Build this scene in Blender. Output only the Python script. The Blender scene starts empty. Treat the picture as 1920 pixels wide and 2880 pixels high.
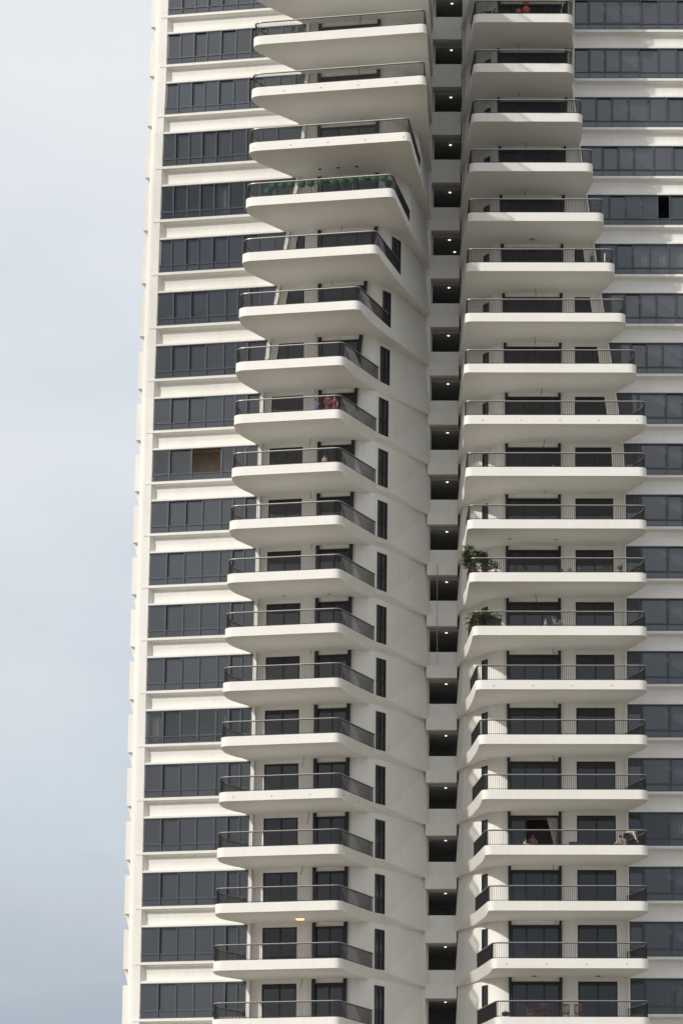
import bpy, bmesh, math, random
import numpy as np
from mathutils import Vector, Matrix
random.seed(7)
S = bpy.context.scene
COL = S.collection
rad = math.radians
H = 3.3                 # storey height
ZB = 26.8               # height of storey level 0 above the ground
NF = 21                 # storeys 0 (top) .. 20 (bottom) seen in the picture

def I(x, xs, ys): return float(np.interp(x, xs, ys))

# ---------------------------------------------------------------- materials
def mat(name): 
    m = bpy.data.materials.new(name); m.use_nodes = True
    nt = m.node_tree; b = nt.nodes['Principled BSDF']
    return m, nt, b
def nd(nt, t, **kw):
    n = nt.nodes.new(t)
    for k, v in kw.items(): setattr(n, k, v)
    return n
def plain(name, col, rough=.6, metal=0., var=.0, scale=8., spec=None):
    m, nt, b = mat(name)
    b.inputs['Base Color'].default_value = (*col, 1); b.inputs['Roughness'].default_value = rough; b.inputs['Metallic'].default_value = metal
    if spec is not None: b.inputs['Specular IOR Level'].default_value = spec
    if var:
        tc = nd(nt, 'ShaderNodeTexCoord'); n = nd(nt, 'ShaderNodeTexNoise'); n.inputs['Scale'].default_value = scale; n.inputs['Detail'].default_value = 4
        r = nd(nt, 'ShaderNodeMapRange'); r.inputs[1].default_value = .3; r.inputs[2].default_value = .7; r.inputs[3].default_value = 1 - var; r.inputs[4].default_value = 1 + var
        mx = nd(nt, 'ShaderNodeMix', data_type='RGBA', blend_type='MULTIPLY'); mx.inputs[0].default_value = 1; mx.inputs[6].default_value = (*col, 1)
        nt.links.new(tc.outputs['Object'], n.inputs['Vector']); nt.links.new(n.outputs['Fac'], r.inputs[0]); nt.links.new(r.outputs[0], mx.inputs[7]); nt.links.new(mx.outputs[2], b.inputs['Base Color'])
    return m
def paint(name, col, dirt=.10):
    """weathered masonry paint: broad blotches, faint rain streaks, fine roller texture"""
    m, nt, b = mat(name); L = nt.links.new
    tc = nd(nt, 'ShaderNodeTexCoord')
    n1 = nd(nt, 'ShaderNodeTexNoise'); n1.inputs['Scale'].default_value = .35; n1.inputs['Detail'].default_value = 5
    mp = nd(nt, 'ShaderNodeMapping'); mp.inputs['Scale'].default_value = (2.2, 2.2, .16)
    n2 = nd(nt, 'ShaderNodeTexNoise'); n2.inputs['Scale'].default_value = 1.5; n2.inputs['Detail'].default_value = 6; n2.inputs['Roughness'].default_value = .65
    n3 = nd(nt, 'ShaderNodeTexNoise'); n3.inputs['Scale'].default_value = 9; n3.inputs['Detail'].default_value = 4
    L(tc.outputs['Object'], n1.inputs['Vector']); L(tc.outputs['Object'], mp.inputs['Vector']); L(mp.outputs[0], n2.inputs['Vector']); L(tc.outputs['Object'], n3.inputs['Vector'])
    a = nd(nt, 'ShaderNodeMath', operation='ADD'); L(n1.outputs['Fac'], a.inputs[0]); L(n2.outputs['Fac'], a.inputs[1])
    a2 = nd(nt, 'ShaderNodeMath', operation='MULTIPLY_ADD'); a2.inputs[1].default_value = .5; L(n3.outputs['Fac'], a2.inputs[0]); L(a.outputs[0], a2.inputs[2])
    r = nd(nt, 'ShaderNodeMapRange'); r.inputs[1].default_value = .9; r.inputs[2].default_value = 1.6; r.inputs[3].default_value = 0; r.inputs[4].default_value = 1
    L(a2.outputs[0], r.inputs[0])
    mx = nd(nt, 'ShaderNodeMix', data_type='RGBA'); mx.inputs[6].default_value = (*[c*(1-dirt) for c in col[:2]], col[2]*(1-dirt*1.25), 1); mx.inputs[7].default_value = (*[min(.86, c*(1+dirt*.25)) for c in col], 1)
    L(r.outputs[0], mx.inputs[0]); L(mx.outputs[2], b.inputs['Base Color'])
    b.inputs['Roughness'].default_value = .7
    bp = nd(nt, 'ShaderNodeBump'); bp.inputs['Strength'].default_value = .12; bp.inputs['Distance'].default_value = .03
    L(n3.outputs['Fac'], bp.inputs['Height']); L(bp.outputs[0], b.inputs['Normal'])
    return m
def glassmat(name, col, rough=.03, ior=1.8, spec=.5):
    m, nt, b = mat(name); L = nt.links.new
    tc = nd(nt, 'ShaderNodeTexCoord'); oi = nd(nt, 'ShaderNodeObjectInfo')
    n = nd(nt, 'ShaderNodeTexNoise'); n.inputs['Scale'].default_value = .8; n.inputs['Detail'].default_value = 3
    L(tc.outputs['Object'], n.inputs['Vector'])
    bp = nd(nt, 'ShaderNodeBump'); bp.inputs['Strength'].default_value = .05; bp.inputs['Distance'].default_value = .05
    L(n.outputs['Fac'], bp.inputs['Height']); L(bp.outputs[0], b.inputs['Normal'])
    mx = nd(nt, 'ShaderNodeMix', data_type='RGBA'); mx.inputs[6].default_value = (*[c*.6 for c in col], 1); mx.inputs[7].default_value = (*[c*1.4 for c in col], 1)
    ge = nd(nt, 'ShaderNodeNewGeometry'); a0 = nd(nt, 'ShaderNodeMath', operation='ADD'); L(oi.outputs['Random'], a0.inputs[0]); L(ge.outputs['Random Per Island'], a0.inputs[1])
    ad = nd(nt, 'ShaderNodeMath', operation='MULTIPLY_ADD'); ad.inputs[1].default_value = .42; L(a0.outputs[0], ad.inputs[0])
    m2 = nd(nt, 'ShaderNodeMath', operation='MULTIPLY'); m2.inputs[1].default_value = .5; L(n.outputs['Fac'], m2.inputs[0]); L(m2.outputs[0], ad.inputs[2])
    L(ad.outputs[0], mx.inputs[0]); L(mx.outputs[2], b.inputs['Base Color'])
    b.inputs['Roughness'].default_value = rough; b.inputs['IOR'].default_value = ior; b.inputs['Specular IOR Level'].default_value = spec
    return m
def clearglass(name):
    m, nt, b = mat(name); L = nt.links.new
    out = nt.nodes['Material Output']; nt.nodes.remove(b)
    t0 = nd(nt, 'ShaderNodeBsdfTransparent'); t0.inputs[0].default_value = (.72, .74, .77, 1); df = nd(nt, 'ShaderNodeBsdfDiffuse'); df.inputs[0].default_value = (.055, .06, .07, 1)
    t = nd(nt, 'ShaderNodeMixShader'); t.inputs[0].default_value = .38; L(t0.outputs[0], t.inputs[1]); L(df.outputs[0], t.inputs[2])
    g = nd(nt, 'ShaderNodeBsdfGlossy'); g.inputs['Roughness'].default_value = .03; g.inputs[0].default_value = (.8, .85, .9, 1)
    fr = nd(nt, 'ShaderNodeFresnel'); fr.inputs[0].default_value = 1.8
    mx = nd(nt, 'ShaderNodeMixShader'); L(fr.outputs[0], mx.inputs[0]); L(t.outputs[0], mx.inputs[1]); L(g.outputs[0], mx.inputs[2]); L(mx.outputs[0], out.inputs[0])
    return m
def emit(name, col, s):
    m, nt, b = mat(name)
    b.inputs['Base Color'].default_value = (*col, 1); b.inputs['Emission Color'].default_value = (*col, 1); b.inputs['Emission Strength'].default_value = s
    return m
PAINT = paint('cream_wall_paint', (.815, .802, .778))
PAINT2 = paint('cream_balcony_paint', (.81, .797, .768), .07)
GLASS = glassmat('tinted_window_glass', (.040, .045, .056))
GLASSD = glassmat('dark_door_glass', (.012, .014, .020), .03, 1.65)
CLEAR = clearglass('clear_tinted_glass')
FRAME = plain('slate_blue_window_frame', (.060, .078, .098), .45, .15, .12, 3)
DARK = plain('dark_bronze_metal', (.020, .024, .034), .45, .2)
RAIL = plain('black_railing_metal', (.016, .016, .018), .5, .1)
STEEL = plain('pale_handrail_metal', (.46, .45, .42), .38, .55)
INNER = plain('room_plaster', (.66, .56, .45), .8, 0, .1, 2)
BLACKROOM = plain('unlit_room', (.03, .03, .032), .9)
CEIL = plain('corridor_ceiling_plaster', (.74, .74, .73), .8, 0, .06, 2)
CWALL = plain('corridor_wall_paint', (.60, .60, .60), .8, 0, .1, 2)
CURT = plain('pale_curtain_cloth', (.55, .53, .50), .9, 0, .1, 6)
LAMPW = emit('corridor_lamp_glow', (1., .95, .85), 1.7)
LAMPO = emit('balcony_lamp_glow', (1., .50, .22), 1.7)
WIRE = plain('wire_black', (.03, .03, .03), .6)
PLUG = plain('drain_plug_grey', (.35, .33, .30), .7)

# ---------------------------------------------------------------- the tower's slight sway: measured drift of the real tower per storey
DYT = [.2, .25, .35, .36, .3, .21, .09, -.05, -.18, -.29, -.39, -.46, -.5, -.51, -.49, -.44, -.38, -.31, -.24, -.19, -.17]
def warp(v):
    x, y, z = v; i = 19 - z/H
    return Vector((x + .0828*((z-31)/31)**2 if z > -8 else x + .13, y + I(i, range(21), DYT), z - I(i, [18, 19, 20, 21], [0, .08, .2, .3]) + ZB))
def zi(i): return (19 - i)*H
def fi(z): return 19 - z/H

# ---------------------------------------------------------------- mesh builder
class MB:
    def __init__(s): s.v = []; s.f = []
    def hexa(s, p):        # 8 points: bottom ring of 4, top ring of 4
        n = len(s.v); s.v += [tuple(q) for q in p]
        s.f += [(n+3, n+2, n+1, n), (n+4, n+5, n+6, n+7), (n, n+1, n+5, n+4), (n+1, n+2, n+6, n+5), (n+2, n+3, n+7, n+6), (n+3, n, n+4, n+7)]
    def box(s, x0, x1, y0, y1, z0, z1):
        s.hexa([(x0, y0, z0), (x1, y0, z0), (x1, y1, z0), (x0, y1, z0), (x0, y0, z1), (x1, y0, z1), (x1, y1, z1), (x0, y1, z1)])
    def fbox(s, f, x0, x1, d0, d1, z0, z1):
        """box in facade space; x0 / x1 may be functions of z"""
        X0 = x0 if callable(x0) else (lambda z: x0); X1 = x1 if callable(x1) else (lambda z: x1)
        r = []
        for z in (z0, z1):
            for X, d in ((X0(z), d0), (X1(z), d0), (X1(z), d1), (X0(z), d1)): r.append(f(X, d, z))
        s.hexa(r)
    def prism(s, lo, hi):
        n = len(s.v); k = len(lo); s.v += [tuple(q) for q in lo] + [tuple(q) for q in hi]
        s.f += [tuple(n+j for j in reversed(range(k))), tuple(n+k+j for j in range(k))]
        s.f += [(n+j, n+(j+1) % k, n+k+(j+1) % k, n+k+j) for j in range(k)]
    def ribbon(s, lo, hi, off):    # thick wall between two polylines, thickened by the vector off
        for j in range(len(lo)-1):
            a, b, c, d = map(Vector, (lo[j], lo[j+1], hi[j+1], hi[j])); o = Vector(off)
            s.hexa([a, b, b+o, a+o, d, c, c+o, d+o])
    def tube(s, pts, r, n=6, cap=True):
        pts = [Vector(p) for p in pts]; rings = []
        rr = r if isinstance(r, (list, tuple)) else [r]*len(pts)
        for j, p in enumerate(pts):
            t = (pts[min(j+1, len(pts)-1)] - pts[max(j-1, 0)]).normalized()
            a = t.cross(Vector((0, 0, 1)) if abs(t.z) < .9 else Vector((1, 0, 0))).normalized(); b = t.cross(a)
            k = len(s.v); s.v += [tuple(p + (a*math.cos(2*math.pi*q/n) + b*math.sin(2*math.pi*q/n))*rr[j]) for q in range(n)]; rings.append(k)
        for A, B in zip(rings, rings[1:]):
            s.f += [(A+q, A+(q+1) % n, B+(q+1) % n, B+q) for q in range(n)]
        if cap: s.f += [tuple(rings[0]+q for q in reversed(range(n))), tuple(rings[-1]+q for q in range(n))]
    def sweep(s, pts, w, h, z):
        """flat bar of width w, height h along a plan path, underside at height z"""
        P = [Vector((p[0], p[1])) for p in pts]; ring = []
        for j, p in enumerate(P):
            t = (P[min(j+1, len(P)-1)] - P[max(j-1, 0)]).normalized(); nrm = Vector((-t.y, t.x))*w/2
            k = len(s.v); s.v += [(p.x-nrm.x, p.y-nrm.y, z), (p.x+nrm.x, p.y+nrm.y, z), (p.x+nrm.x, p.y+nrm.y, z+h), (p.x-nrm.x, p.y-nrm.y, z+h)]; ring.append(k)
        for A, B in zip(ring, ring[1:]):
            s.f += [(A+q, A+(q+1) % 4, B+(q+1) % 4, B+q) for q in range(4)]
        s.f += [(ring[0]+3, ring[0]+2, ring[0]+1, ring[0]), tuple(ring[-1]+q for q in range(4))]
    def ball(s, c, r, n=8, m=6, sq=(1, 1, 1)):
        k = len(s.v); c = Vector(c)
        s.v.append(tuple(c+Vector((0, 0, r*sq[2])))); 
        for a in range(1, m):
            th = math.pi*a/m
            for b in range(n):
                ph = 2*math.pi*b/n
                s.v.append((c.x+r*sq[0]*math.sin(th)*math.cos(ph), c.y+r*sq[1]*math.sin(th)*math.sin(ph), c.z+r*sq[2]*math.cos(th)))
        s.v.append(tuple(c-Vector((0, 0, r*sq[2]))))
        for b in range(n): s.f.append((k, k+1+b, k+1+(b+1) % n))
        for a in range(m-2):
            for b in range(n):
                A = k+1+a*n; B = A+n; s.f.append((A+b, B+b, B+(b+1) % n, A+(b+1) % n))
        e = len(s.v)-1; A = k+1+(m-2)*n
        for b in range(n): s.f.append((e, A+(b+1) % n, A+b))
    def build(s, name, m, parent=None, W=True, smooth=False):
        me = bpy.data.meshes.new(name)
        me.from_pydata([tuple(warp(v)) if W else v for v in s.v], [], s.f)
        bm = bmesh.new(); bm.from_mesh(me); bmesh.ops.recalc_face_normals(bm, faces=bm.faces); bm.to_mesh(me); bm.free()
        me.materials.append(m)
        o = bpy.data.objects.new(name, me); COL.objects.link(o)
        if parent is not None: o.parent = parent; o.matrix_parent_inverse = parent.matrix_world.inverted()
        if smooth:
            for p in me.polygons: p.use_smooth = True
        return o
def tag(o, label, cat, group=None):
    o['label'] = label; o['category'] = cat
    if group: o['group'] = group
    return o
def empty(name, loc, label, cat, group=None, rz=0):
    o = bpy.data.objects.new(name, None); COL.objects.link(o); o.location = loc; o.rotation_euler = (0, 0, rz); o.empty_display_size = .2
    bpy.context.view_layer.update()
    return tag(o, label, cat, group)

def rounded(ctrl, seg=7):
    """ctrl: (x, y, d): corner rounded over distance d"""
    out = []
    for j, (x, y, d) in enumerate(ctrl):
        p = Vector((x, y))
        if d <= 0 or j in (0, len(ctrl)-1): out.append(p); continue
        a = Vector(ctrl[j-1][:2]) - p; b = Vector(ctrl[j+1][:2]) - p
        A = p + a.normalized()*min(d, a.length*.49); B = p + b.normalized()*min(d, b.length*.49)
        for k in range(seg+1):
            t = k/seg; out.append(A*(1-t)**2 + p*2*t*(1-t) + B*t*t)
    return out
def inset(path, d, sgn):
    out = []
    for j, p in enumerate(path):
        t = (path[min(j+1, len(path)-1)] - path[max(j-1, 0)]).normalized()
        out.append(p + Vector((-t.y, t.x))*d*sgn)
    return out
def walk(path, step, start=.0):
    """points every step along a path with the tangent"""
    out = []; pos = start; acc = 0
    for a, b in zip(path, path[1:]):
        l = (b-a).length
        if l < 1e-6: continue
        while pos <= acc + l:
            t = (pos-acc)/l; out.append((a.lerp(b, t), (b-a)/l)); pos += step
        acc += l
    return out

# ---------------------------------------------------------------- plan of the two wings by storey
SL = -.195                                       # the left wing's facade turns away to the left
T9 = [2, 3, 4, 5, 6, 7, 8, 9, 19]
def FY(i): return I(i, T9, [207.4, 207.6, 208.2, 208.95, 209.7, 210.45, 211.05, 211.3, 212.55])
def fL(x, d, z):                                 # left facade, d = depth behind the sill fronts
    return (x - d*.19, FY(fi(z)) + SL*(x+23) + d, z)
def fG(x, d, z):                                 # left balcony back wall
    return (x, FY(fi(z)) + SL*(x+23) + .5 + d, z)
def LWx(i): return I(i, [2, 8, 19], [-22.5, -23.0, -23.08])
def PL(z): return I(fi(z), [1, 2.1, 3.1, 4.05, 6.1, 7.1, 8.1, 9.1, 13, 19], [-13.46, -13.46, -13.57, -13.98, -15.15, -15.72, -16.14, -16.18, -16.26, -16.44])
def LC(i): return (I(i, T9, [-6.08, -6.08, -7.04, -8.01, -9.0, -10.05, -11.0, -11.15, -10.85]), I(i, T9, [199.0, 199.15, 200.1, 201.05, 202.1, 203.05, 203.95, 204.25, 205.45]))
def LTx(i): return I(i, T9, [-16.44, -16.5, -16.62, -16.8, -17.0, -17.18, -17.35, -17.4, -18.13])
TE = [2, 3, 4, 5, 6, 7, 8, 9, 19]
def EL(i): return (I(i, TE, [-5.74, -5.78, -6.2, -6.85, -7.42, -8.09, -8.70, -8.8, -8.78]), I(i, TE, [207.4, 207.4, 207.5, 207.8, 208.2, 208.6, 209.3, 209.5, 210.6]))
def W0L(i): return (I(i, TE, [-7.0, -7.0, -7.3, -7.6, -8.0, -8.55, -8.70, -8.76, -8.76]), I(i, TE, [205.6, 205.7, 206.1, 206.7, 207.4, 208.3, 209.45, 209.7, 210.85]))
def W1L(i): return (I(i, TE, [-6.1, -6.1, -6.45, -6.95, -7.48, -8.07, -8.15, -8.2, -8.2]), I(i, TE, [207.3, 207.3, 207.6, 208.0, 208.5, 208.95, 210.5, 210.7, 211.65]))
def DL2L(z): return I(fi(z), [2, 8, 19], [-12.72, -12.5, -12.5])
def DL2R(z): return I(fi(z), [2, 5, 6, 7, 8, 9, 19], [-8.8, -8.85, -9.5, -9.78, -10.05, -10.2, -10.42])
JL = (-5.86, 214.8)
def EbL(i): e = EL(i); return (e[0], e[1] + I(i, [6, 9], [0, .75]))
def slabL(i, low=False):
    cx, cy = LC(i); tx = LTx(i); e = EL(i)
    sx = I(i, [2, 3, 4, 5, 6, 19], [.36, .36, .5, .66, .72, .74])
    yf = cy - .2*(tx - cx)                        # front line at the tip
    z = zi(i); px = PL(z); P = fL(px - .05, .35, z)
    s2 = (cx + sx, cy + I(i, [2, 4, 6, 19], [3.5, 2.6, 2.2, 2.4]))
    x0 = (cx+.36, cy-.07)
    if low: e = EbL(i)
    else: x0 = (cx+.30, cy-.06); s2 = (x0[0]*.55 + e[0]*.45, x0[1]*.55 + e[1]*.45)
    c = [(-5.72, 215.4, 0), (JL[0]+.06, JL[1], 0), (*e, 1.0 if low else .4), (*s2, .95), (*x0, .5 if low else .42), (tx-.02, yf, .62), (tx+.02, yf + I(i, [2, 8, 19], [1.1, 2.2, 2.5]), 1.1), (P[0], P[1], 0)]
    return rounded(c)
TR = [1, 2, 3, 4, 5, 6, 7, 8, 9, 10, 11, 12, 13, 14, 15, 16, 17, 18, 19, 20]
def RCx(i): return I(i, TR, [-2.72, -2.72, -2.8, -2.92, -3.0, -3.07, -3.12, -3.17, -3.15, -3.02, -2.9, -2.76, -2.56, -2.37, -2.18, -2.0, -1.82, -1.64, -1.42, -1.2])
def RTx(i): return I(i, [1, 2, 3, 4, 5, 6, 7, 8, 9, 12, 19], [3.19, 3.19, 3.81, 4.46, 5.12, 5.78, 6.44, 7.08, 7.68, 7.58, 7.46])
def PR(z): return I(z, [32.2, 55.6], [6.5, 3.38])
def ER(i): return (I(i, [2, 4, 8, 11, 13, 14, 16, 17, 19], [-3.3, -3.42, -3.5, -3.38, -3.22, -3.1, -2.97, -2.88, -2.7]), I(i, [2, 8, 12, 19], [209.3, 209.3, 209.9, 210.95]))
W0R = (-1.95, 210.75); W1R = (-2.32, 211.3); JR = (-3.87, 214.8)
def DR2L(z): return I(fi(z), [2, 8, 17, 20], [-1.5, -.9, -.7, -.68])
def DR2R(z): return I(fi(z), [2, 5, 8, 17, 20], [2.95, 2.7, 2.53, 2.47, 2.46])
RY = 210.0; RFY = 209.55
def fR(x, d, z): return (x, RY + d, z)
def fF(x, d, z): return (x, RFY + d, z)
def EbR(i): e = ER(i); return (e[0], e[1] + I(i, [7, 11], [0, 1.15]))
def slabR(i, low=False):
    cx = RCx(i); tx = RTx(i); e = ER(i); px = PR(zi(i))
    s2 = (cx-.38, 207.9); x0 = (cx-.24, 205.5)
    if low: e = EbR(i)
    else: s2 = (x0[0]*.55 + e[0]*.45, x0[1]*.55 + e[1]*.45)
    c = [(-4.0, 215.4, 0), (JR[0]-.06, JR[1], 0), (*e, 1.0 if low else .4), (*s2, .95), (*x0, .42), (tx+.05, 205.5, .55), (tx+.04, 205.5 + I(i, [2, 8, 9], [2.4, 1.9, 1.3]), .9), (px-.02, RFY+.4, 0)]
    return rounded(c)

# ================================================================ the tower
tower = empty('apartment_tower', (-3, 212, 0), 'tall cream apartment tower with stacked rounded balconies and dark window bands', 'apartment tower')
T = tower
FLOORS = range(0, NF)

def add_slab(m, low, path, inner, z0, z1):
    m.prism([(p.x, p.y, z0) for p in low] + [(x, y, z0) for x, y in inner], [(p.x, p.y, z1) for p in path] + [(x, y, z1) for x, y in inner])
def rail_meshes(path, z, rail, hand):
    """balusters, bottom bar and top bar in rail; pale capping in hand"""
    rail.sweep(path, .035, .025, z+.06); rail.sweep(path, .05, .045, z+.87)
    hand.sweep(path, .07, .035, z+.915)
    for p, t in walk(path, .112, .04):
        n = Vector((-t.y, t.x)); a = t*.0095; b = n*.014
        q = [p-a-b, p+a-b, p+a+b, p-a+b]
        rail.hexa([(c.x, c.y, z) for c in q] + [(c.x, c.y, z+.87) for c in q])
def subpath(path, lo_i, hi_i): return path[lo_i:hi_i]

ST = .56    # height of the slab edge
shadow_top = MB()      # storeys just above the frame
balconies = {}
for side in ('L', 'R'):
    for i in range(-1, NF+1):
        z = zi(i)
        ii = i
        path = slabL(ii) if side == 'L' else slabR(ii)
        inner = [(PL(z)+.3, FY(i)+SL*(PL(z)+23)+3), (-8, 217.5)] if side == 'L' else [(PR(z)-.3, 213.5), (-2.2, 217.0)]
        m = MB(); add_slab(m, slabL(ii, True) if side == 'L' else slabR(ii, True), path, inner, z, z+ST)
        # rail runs from the end of the side wall round to the facade
        e = Vector(EL(ii) if side == 'L' else ER(ii))
        k0 = min(range(len(path)), key=lambda j: (path[j]-e).length)
        rp = inset(path[k0:], .09, 1 if side == 'R' else -1)
        # check the inset goes inwards
        cen = Vector((-12, 208)) if side == 'L' else Vector((2, 208))
        if sum((a-cen).length for a in rp) > sum((a-cen).length for a in path[k0:]): rp = inset(path[k0:], .09, -1 if side == 'R' else 1)
        r, h = MB(), MB(); rail_meshes(rp, z+ST-.01, r, h)
        if i < 0 or i > 20 or (side == 'R' and i == 0):
            if i < 5: shadow_top.v += []; 
            base = len(shadow_top.v)
            for q in (m, r, h):
                b = len(shadow_top.v); shadow_top.v += q.v; shadow_top.f += [tuple(b+w for w in f) for f in q.f]
            continue
        b = m.build('balcony', PAINT2, T)
        r.build('railing', RAIL, b); h.build('handrail', STEEL, b)
        balconies[side, i] = (b, rp)
shadow_top.build('outlying_balcony', PAINT2, T)

# ---------------------------------------------------------------- walls
def winplan_left(i):
    x0 = LWx(i)
    if i <= 6: xs = [0, .92, 1.80, 2.62, 3.52, 4.48, 5.45, 6.42, 7.40, 8.38]
    else: xs = [0, 1.15, 2.25, 3.32, 4.46, 5.24, 5.98, 6.68]
    return [x0 + .08 + a for a in xs]
loggia = MB(); loggiaR = MB(); side_w = MB(); side_R = MB(); facade = MB(); facadeR = MB(); pier = MB(); pierR = MB(); corner_p = MB(); core = MB(); inner = MB(); innerR = MB(); endw = MB()
OPEN_L = {10: (2, 'room')}

def frame_window(f, xs, z0, z1, zm, rec, name, glass_m, frame_m, skip=(), curtain=(), xend=None, dd=.10):
    """band of panes: xs mullion positions; zm transom height; rec = set of panes set deeper"""
    fm, gm, cm = MB(), MB(), MB()
    n = len(xs)-1
    w = .035
    X = lambda j: xs[j]
    def at(j, o): 
        a = xs[j]
        return (lambda z, a=a, o=o: (a(z) if callable(a) else a) + o)
    fm.fbox(f, at(0, 0), at(n, 0), dd-.04, dd+.30, z0, z0+.06)
    fm.fbox(f, at(0, 0), at(n, 0), dd-.04, dd+.30, z1-.06, z1)
    fm.fbox(f, at(0, .03), at(n, -.03), dd-.015, dd+.2, zm-.03, zm+.03)
    for j in range(n+1):
        o0, o1 = (0, .07) if j == 0 else (-.07, 0) if j == n else (-w, w)
        fm.fbox(f, at(j, o0), at(j, o1), dd-.032, dd+.28, z0+.06, z1-.06)
    for j in range(n):
        deep = dd + (.13 if j in rec else .03); t = random.uniform(-.006, .006); u = random.uniform(-.006, .006)
        lo = at(j, .03); hi = at(j+1, -.03)
        for za, zb, dp in ((z0+.05, zm-.02, dd+.04), (zm+.02, z1-.05, deep)):
            if j in skip and za > zm: continue
            P = [f(lo(za), dp+t, za), f(hi(za), dp+u, za), f(hi(zb), dp+u*.5+.004, zb), f(lo(zb), dp+t*.5+.004, zb)]
            k = len(gm.v); gm.v += P; gm.f.append((k, k+1, k+2, k+3))
        if j not in rec:                                   # sash frame of the leaf on the outer track
            for a, b in ((at(j, .035), at(j, .085)), (at(j+1, -.085), at(j+1, -.035))):
                if j in skip: continue
                fm.fbox(f, a, b, dd+.005, dd+.06, zm+.03, z1-.06)
            if j not in skip:
                fm.fbox(f, at(j, .085), at(j+1, -.085), dd+.006, dd+.055, z1-.13, z1-.061); fm.fbox(f, at(j, .085), at(j+1, -.085), dd+.007, dd+.055, zm+.031, zm+.08)
        else:
            for a, b in ((at(j, .035), at(j, .08)), (at(j+1, -.08), at(j+1, -.035))):
                fm.fbox(f, a, b, dd+.10, dd+.16, zm+.03, z1-.06)
        if j in curtain:
            a, b = lo(z0), hi(z0); N = 40; k = len(cm.v)
            for q in range(N+1):
                x = a + (b-a)*q/N; d = dd+.42 + .07*math.sin(q*1.15 + math.sin(q*.7)*1.3)
                cm.v += [f(x, d, z0+.05), f(x, d, z1-.1)]
            cm.f += [(k+2*q, k+2*q+2, k+2*q+3, k+2*q+1) for q in range(N)]
    o = fm.build(name, frame_m, T)
    gm.build('glass', glass_m, o)
    if cm.v: cm.build('curtain', CURT, o)
    return o, gm

def sill_spandrel(msill, mspan, f, x0, x1, i, mitre0=0., mitre1=0.):
    """window board of storey i with sloped soffit, and the scooped spandrel below it"""
    z = zi(i)
    prof = [(.11, 1.16), (0, 1.155), (0, 1.0), (.36, .88)]
    sp = [(.34, .89), (.40, .50), (.40, .12), (.05, .03), (.05, -.085), (.45, -.085), (.9, .2), (.9, .9)]
    def loft(mb, pr, m0, m1):
        k = len(mb.v); n = len(pr)
        for X, mm in ((x0, m0), (x1, m1)):
            for d, dz in pr:
                zz = z+dz; xx = X(zz) if callable(X) else X
                mb.v.append(f(xx + mm*d, d, zz))
        mb.f += [(k+j, k+(j+1) % n, k+n+(j+1) % n, k+n+j) for j in range(n)]
        mb.f += [tuple(k+j for j in reversed(range(n))), tuple(k+n+j for j in range(n))]
    loft(msill, prof + [(.5, .87), (.5, 1.16)], mitre0, mitre1)
    loft(mspan, sp, 0, 0)
    return

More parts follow.
